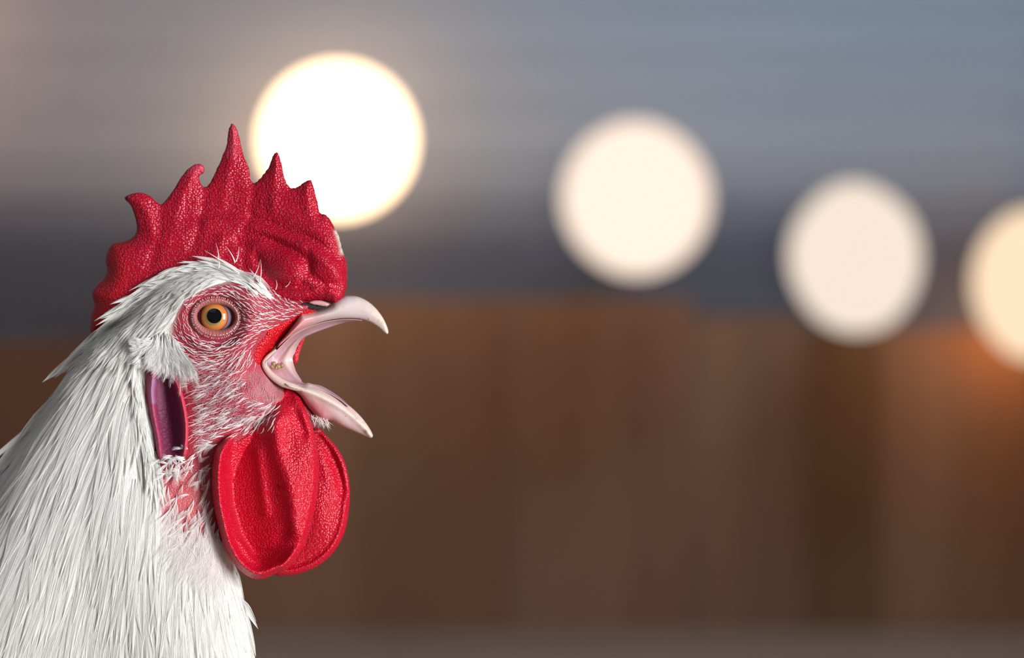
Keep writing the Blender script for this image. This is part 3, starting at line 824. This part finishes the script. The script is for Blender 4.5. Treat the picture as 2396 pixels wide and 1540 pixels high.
# evenly spaced roots
xs0, ys0 = [], []
gx, gy = np.meshgrid(np.arange(400, 720, 8.2), np.arange(660, 1060, 7.2))
gx = gx+((np.arange(gx.shape[0]) % 2)*4.1)[:, None]
gx = (gx+rng.uniform(-2.6, 2.6, gx.shape)).ravel(); gy = (gy+rng.uniform(-2.4, 2.4, gy.shape)).ravel()
k = inside(gx, gy, FR); e = ((gx-506)/64)**2+((gy-746)/56)**2
k &= (e > 1)
k &= rng.uniform(0, 1, len(gx)) < np.where(gy > 850, 0.27, 0.92)
gx, gy = gx[k], gy[k]
def bristles(st, x, y, ctrl, lenmul=1, wmul=1, jit=0.16, lift=7, col=(0.90, 0.87, 0.85), G=None, side=1, K=6, bow=0.25, base=0):
    G = GB if G is None else G
    n = len(x); f = field(ctrl, x, y); a = np.arctan2(f[:, 1], f[:, 0])+rng.normal(0, jit, n)
    L = f[:, 2]*rng.uniform(0.7, 1.35, n)*lenmul; W = f[:, 3]*rng.uniform(0.6, 1.2, n)*wmul
    b = rng.normal(0, bow, n)
    t = np.linspace(0, 1, K)[None, :]
    aa = a[:, None]+b[:, None]*(t-0.5)*2
    ds = L[:, None]/(K-1)
    cx = x[:, None]+np.cumsum(np.cos(aa)*ds, 1)-np.cos(aa)*ds; cy = y[:, None]+np.cumsum(np.sin(aa)*ds, 1)-np.sin(aa)*ds
    sh = np.sin(np.pi*np.clip(t*0.86+0.12, 0, 1))**0.8*W[:, None]*0.8
    z = look(G, cx, cy)-side*(base+0.6+lift*np.sin(t*1.7)*0.5)
    nx, ny = -np.sin(aa), np.cos(aa)
    c = np.array(col)*rng.uniform(0.85, 1.05, (n, 1))
    st.add(cx, cy, z, nx*sh, ny*sh, 0*sh, c)
    st.add(cx, cy, z-side*0.35*sh, nx*sh*0.3, ny*sh*0.3, side*0.5*sh, c)
bristles(fs, gx, gy, FB, wmul=0.62)
# fine wisps on the lower cheek
reg = catmull([(462,850),(520,850),(575,880),(585,935),(640,940),(620,985),(540,1000),(490,1040),(472,1060),(470,1000),(468,930)])
x, y = sample_region(reg, 700)
bristles(fs, x, y, FB, lenmul=1.0, wmul=0.32, jit=0.45, bow=0.5, lift=5, col=(0.72, 0.50, 0.53))
x, y = sample_region(reg, 38)
grow(fs, x, y, FB, GN, 1, nstr=12, steps=6, base=0, lift=8, spread=2.0, jit=0.15, strand_w=0.35, blade=False, frizz=0.8, fan=True, wmul=1.4, lenmul=1.2, col=(0.88, 0.80, 0.80))
# bare jaw patch fuzz
reg = catmull([(590,865),(640,890),(665,915),(650,935),(600,935),(578,905)])
x, y = sample_region(reg, 420)
bristles(fs, x, y, [(600,900,.1,.99,9,0.5),(650,920,.1,.99,9,0.5)], jit=0.15, bow=0.2, lift=3, col=(0.80, 0.55, 0.56))
# down at the root of the lower beak
n = 110; x = rng.uniform(728, 768, n); y = 972+0.25*(x-728)+rng.uniform(-4, 12, n)
t = np.linspace(0, 1, 5)[None, :]; a = rng.normal(1.3, 0.35, n)[:, None]; L = rng.uniform(10, 22, n)[:, None]
cx = x[:, None]+np.cos(a)*L*t; cy = y[:, None]+np.sin(a)*L*t
fs.add(cx, cy, mid(cx)-22+10*t, -np.sin(a)*(1-t)*0.6, np.cos(a)*(1-t)*0.6, 0*cx, np.array([0.85, 0.75, 0.72]))
fs.build('face_bristles', M['feather'], rooster)['kind'] = 'stuff'

# long single bristles standing up before the comb
ls = Strands()
for (x0, y0, x1, y1, wd) in ((560,640,478,586,3.2),(512,628,505,569,2.6),(550,615,529,578,2.6),(552,612,558,577,2.2),(600,640,583,600,0),(607,665,609,607,2.4),(592,650,607,612,2.0),(645,678,645,655,1.8),(668,672,679,656,1.6),(470,648,440,612,0)):
    if wd == 0: continue
    t = np.linspace(0, 1, 7)[None, :]
    cx = x0+(x1-x0)*t+3*np.sin(t*3); cy = y0+(y1-y0)*t
    z = look(GN, cx, cy); z = np.minimum(z, -92-30*t*0)-8-14*t
    d = np.array([x1-x0, y1-y0], float); d /= np.linalg.norm(d)
    sh = 0.6*wd*(1-t**1.6)+0.15
    ls.add(cx, cy, z, -d[1]*sh, d[0]*sh, 0*sh, np.array([0.9, 0.88, 0.86]))
    ls.add(cx, cy, z-0.5, -d[1]*sh*.3, d[0]*sh*.3, sh*.6, np.array([0.9, 0.88, 0.86]))
ls.build('crest_bristles', M['feather'], rooster)['kind'] = 'stuff'

# lashes on the lids
el = Strands()
for (a, b, n, L) in ((52.5, 41, 90, 4.0), (56.5, 47, 84, 4.5)):
    th = np.linspace(0, 2*np.pi, n, endpoint=False)+rng.normal(0, 0.02, n)
    cx0 = EC[0]+a*np.cos(th); cy0 = EC[1]+b*np.sin(th)+np.cos(th)*1.5+np.where(np.sin(th) > 0, (b-31)*0.2*np.sin(th), 0)
    dxy = np.stack([np.cos(th), np.sin(th)*0.9], 1); t = np.linspace(0, 1, 4)[None, :]
    cx = cx0[:, None]+dxy[:, :1]*L*(t-.5); cy = cy0[:, None]+dxy[:, 1:]*L*(t-.5)
    z = np.full_like(cx, -121.5)+2*(t-0)
    sh = (0.3+0.8*np.sin(np.pi*t))*0.9
    el.add(cx, cy, z, -dxy[:, 1:]*sh, dxy[:, :1]*sh, 0*cx, np.array([0.80, 0.62, 0.58]))
lash = el.build('eyelashes', M['feather'], lid); lash['kind'] = 'stuff'

# ------------------------------------------------------------------ the barn behind
def wall_pt(px, py, Y):
    """photograph pixel at distance Y behind the head plane"""
    k = (Y+D0)/D0
    return Vector(((px-1198)*S*k, Y, CAMZ+(770-py)*S*k))

def box_verts(x0, x1, y0, y1, z0, z1):
    return [(x0,y0,z0),(x1,y0,z0),(x1,y1,z0),(x0,y1,z0),(x0,y0,z1),(x1,y0,z1),(x1,y1,z1),(x0,y1,z1)]
BF = [(0,3,2,1),(4,5,6,7),(0,1,5,4),(1,2,6,5),(2,3,7,6),(3,0,4,7)]
def boxes(name, items, mat, cols=None, kind='structure'):
    V = []; F = []; c = []
    for i, b in enumerate(items):
        n = len(V); V += box_verts(*b); F += [tuple(a+n for a in f) for f in BF]
        c += [cols[i] if cols is not None else (1, 1, 1)]*8
    o = mesh_obj(name, np.array(V), np.array(F), mat, None, np.array(c), smooth=False)
    if kind: o['kind'] = kind
    return o

def wood(name, dark, light, attr=True, vert=True):
    m, nt, p, out = new_mat(name)
    co = objco(nt); mp = nt.nodes.new('ShaderNodeMapping'); nt.links.new(co, mp.inputs[0])
    mp.inputs['Scale'].default_value = (14, 14, 1.2) if vert else (1.2, 14, 14)
    n1 = noise(nt, 2.0, mp.outputs[0], 6, 0.6)
    c = ramp(nt, [(0.3, dark), (0.7, light)], n1)
    if attr:
        at = nt.nodes.new('ShaderNodeAttribute'); at.attribute_name = 'skin'
        c = mix(nt, c, at.outputs['Color'], 1.0, 'MULTIPLY')
    nt.links.new(c, p.inputs['Base Color']); p.inputs['Roughness'].default_value = 0.75
    nt.links.new(bump(nt, n1, 0.004), p.inputs['Normal'])
    return m
WALLY = 8.4
kW = (WALLY+D0)/D0*S                       # metres per photograph pixel on the back wall
M['boards'] = wood('barn_boards', (0.212, 0.100, 0.048), (0.265, 0.128, 0.063))
M['cladding'] = wood('painted_cladding', (0.92, 0.92, 0.92), (1, 1, 1), vert=False)
edges = list(range(-4000, -700, 220))+[-700,-480,-240,-30,170,390,600,830,1010,1190,1330,1470,1620,1750,1885,2060,2230,2400,2560,2760,2960]+list(range(3180, 6500, 220))
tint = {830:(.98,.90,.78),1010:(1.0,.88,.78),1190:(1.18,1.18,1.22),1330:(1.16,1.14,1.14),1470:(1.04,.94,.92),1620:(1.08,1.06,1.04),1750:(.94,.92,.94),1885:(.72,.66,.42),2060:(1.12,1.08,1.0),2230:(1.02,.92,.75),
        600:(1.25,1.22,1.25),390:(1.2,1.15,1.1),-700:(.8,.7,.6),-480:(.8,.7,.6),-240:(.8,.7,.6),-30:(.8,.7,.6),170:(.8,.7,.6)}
def board_top(e): return 800 if e < 200 else 745 if e < 600 else 700 if e < 1620 else 740 if e < 1885 else 770
items = []; cols = []
for i in range(len(edges)-1):
    a = (edges[i]-1198)*kW; b = (edges[i+1]-1198)*kW
    items.append((a, b, WALLY-0.004*(i % 3), WALLY+0.05, 0.0, wall_pt(0, board_top(edges[i]), WALLY).z)); cols.append(tint.get(edges[i], (1, 1, 1)))
boxes('wall_back', items, M['boards'], cols)

def panel_mat(name, col, scale=8):
    m, nt, p, out = new_mat(name)
    co = objco(nt)
    c = ramp(nt, [(0.35, tuple(v*0.92 for v in col)), (0.65, tuple(min(1, v*1.08) for v in col))], noise(nt, scale*0.2, co, 3))
    nt.links.new(c, p.inputs['Base Color']); p.inputs['Roughness'].default_value = 0.6
    return m
x0 = (-4000-1198)*kW; x1 = (6400-1198)*kW
# grey cladding boards above, each course its own tone, darker towards the brown boards
items = []; cols = []
rows = list(range(820, -700, -44))
for k, py in enumerate(rows):
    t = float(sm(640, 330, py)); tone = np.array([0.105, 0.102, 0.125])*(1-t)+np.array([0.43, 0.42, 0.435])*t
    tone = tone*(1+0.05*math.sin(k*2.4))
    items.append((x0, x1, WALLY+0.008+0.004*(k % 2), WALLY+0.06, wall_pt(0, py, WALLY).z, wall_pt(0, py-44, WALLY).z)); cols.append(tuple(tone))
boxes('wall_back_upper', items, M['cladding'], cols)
zb = -1
# floor and a low grey kerb at the foot of the boards
M['floor'] = panel_mat('concrete_floor', (0.32, 0.23, 0.175), 6)
boxes('floor', [(x0, x1, -3.0, WALLY+0.06, -0.1, 0.0)], M['floor'])
M['kerb'] = panel_mat('grey_kerb', (0.29, 0.20, 0.15))
boxes('baseboard_back', [(x0, x1, WALLY-0.06, WALLY-0.012, 0.0, wall_pt(0, 1480, WALLY-0.06).z)], M['kerb'])

# ------------------------------------------------------------------ far bulbs, built as oversized globes as wide as their blur discs
def emis(name, col, strength):
    m = bpy.data.materials.new(name); m.use_nodes = True; nt = m.node_tree; nt.nodes.clear()
    e = nt.nodes.new('ShaderNodeEmission'); e.inputs[0].default_value = (*col, 1); e.inputs[1].default_value = strength
    o = nt.nodes.new('ShaderNodeOutputMaterial'); nt.links.new(e.outputs[0], o.inputs[0]); return m
M['metal'] = plain('lamp_bracket_metal', (0.08, 0.08, 0.085), 0.4, Metallic=0.8)

def lathe_y(profile, seg=32):
    """profile (r, y) -> surface round the y axis"""
    pr = np.array(profile); th = np.linspace(0, 2*np.pi, seg, endpoint=False)
    V = np.stack([pr[:, None, 0]*np.cos(th), np.repeat(pr[:, 1:], seg, 1), pr[:, None, 0]*np.sin(th)], -1).reshape(-1, 3)
    I = np.arange(len(pr)*seg).reshape(len(pr), seg); J = np.roll(I, -1, 1)
    return V, np.stack([I[:-1], J[:-1], J[1:], I[1:]], -1).reshape(-1, 4)

def bokeh_bulb(px, py, rx, rz, shape, col, strength, label, Yl=8.0, back_power=0.0, back_col=(1.0, 0.6, 0.3), back_dz=0.0):
    k = (Yl+D0)/D0*S
    p = wall_pt(px, py, Yl)
    t = bpy.data.objects.new('bokeh_bulb', None); C.objects.link(t); t.location = (p.x, WALLY-0.012, p.z)
    back = t.location.y
    t['label'] = label; t['category'] = 'lamp'; t['group'] = 'out-of-focus bulbs along the back wall'
    # globe: squashed sphere shaped to the blur disc, not to the bulb
    n1, n2 = 40, 64
    ph, th = np.meshgrid(np.linspace(0.001, np.pi-0.001, n1), np.linspace(0, 2*np.pi, n2, endpoint=False), indexing='ij')
    X = np.sin(ph)*np.cos(th); Z = np.sin(ph)*np.sin(th); Y = -np.cos(ph)
    f = np.ones_like(th)
    for (ang, wd, amt) in shape:
        dd = np.angle(np.exp(1j*(th-math.radians(ang)))); f = f+amt*np.exp(-(dd/wd)**2)
    V = np.stack([X*f*rx*k, Y*0.5*(rx+rz)*k*0.8+(Yl-back), Z*f*rz*k], -1).reshape(-1, 3)
    I = np.arange(n1*n2).reshape(n1, n2); J = np.roll(I, -1, 1)
    Q = np.stack([I[:-1], J[:-1], J[1:], I[1:]], -1).reshape(-1, 4)
    mesh_obj('globe', V, Q[:, ::-1], emis('lamp_glow', col, strength), t)
    r = 0.05
    V, Q = lathe_y([(0.001, 0.0), (0.075, 0.0), (0.075, -0.012), (0.06, -0.02), (0.001, -0.02)])  # unseen wall mount, added behind the oversized globe
    mesh_obj('mounting_plate', V, Q[:, ::-1], M['metal'], t)
    yb = (Yl-back)+0.5*(rx+rz)*k*0.8
    if back_power:
        # extra point light, added to strengthen the warm halo on the wall
        d = bpy.data.lights.new('halo_fill', 'POINT'); d.energy = back_power; d.color = back_col; d.shadow_soft_size = 0.03
        lo = bpy.data.objects.new('halo_fill', d); C.objects.link(lo); lo.parent = t; lo.location = (-0.04, -0.16, back_dz)
    V, Q = lathe_y([(0.001, -0.018), (0.025, -0.018), (0.025, yb-0.01), (0.045, yb-0.02), (0.045, yb-0.05), (0.001, yb-0.05)])
    mesh_obj('stem', V, Q[:, ::-1], M['metal'], t)

bokeh_bulb(789, 329, 176, 176, [], (1.0, 0.70, 0.42), 4.4, 'brightest out-of-focus bulb as an oversized round globe, glowing white behind the comb of the rooster', back_power=2.2, back_col=(1.0, 0.62, 0.36))
bokeh_bulb(1489, 465, 174, 181, [(225, .5, -.015), (45, .5, -.02)], (1.0, 0.80, 0.66), 1.17, 'cream out-of-focus bulb as an oversized round globe, second along the wall from the rooster')
bokeh_bulb(2000, 602, 156, 176, [(135, .45, -.03), (60, .4, -.03), (300, .4, .02), (215, .5, -.03)], (1.0, 0.84, 0.70), 0.96, 'pale peach out-of-focus bulb as an oversized egg-shaped globe, third along the wall from the rooster')
bokeh_bulb(2424, 666, 150, 178, [(215, .5, -.03)], (1.0, 0.74, 0.50), 1.10, 'orange-tinged out-of-focus bulb as an oversized globe cut off by the right edge of the photo', back_power=1.8, back_col=(1.0, 0.45, 0.12), back_dz=-0.12)
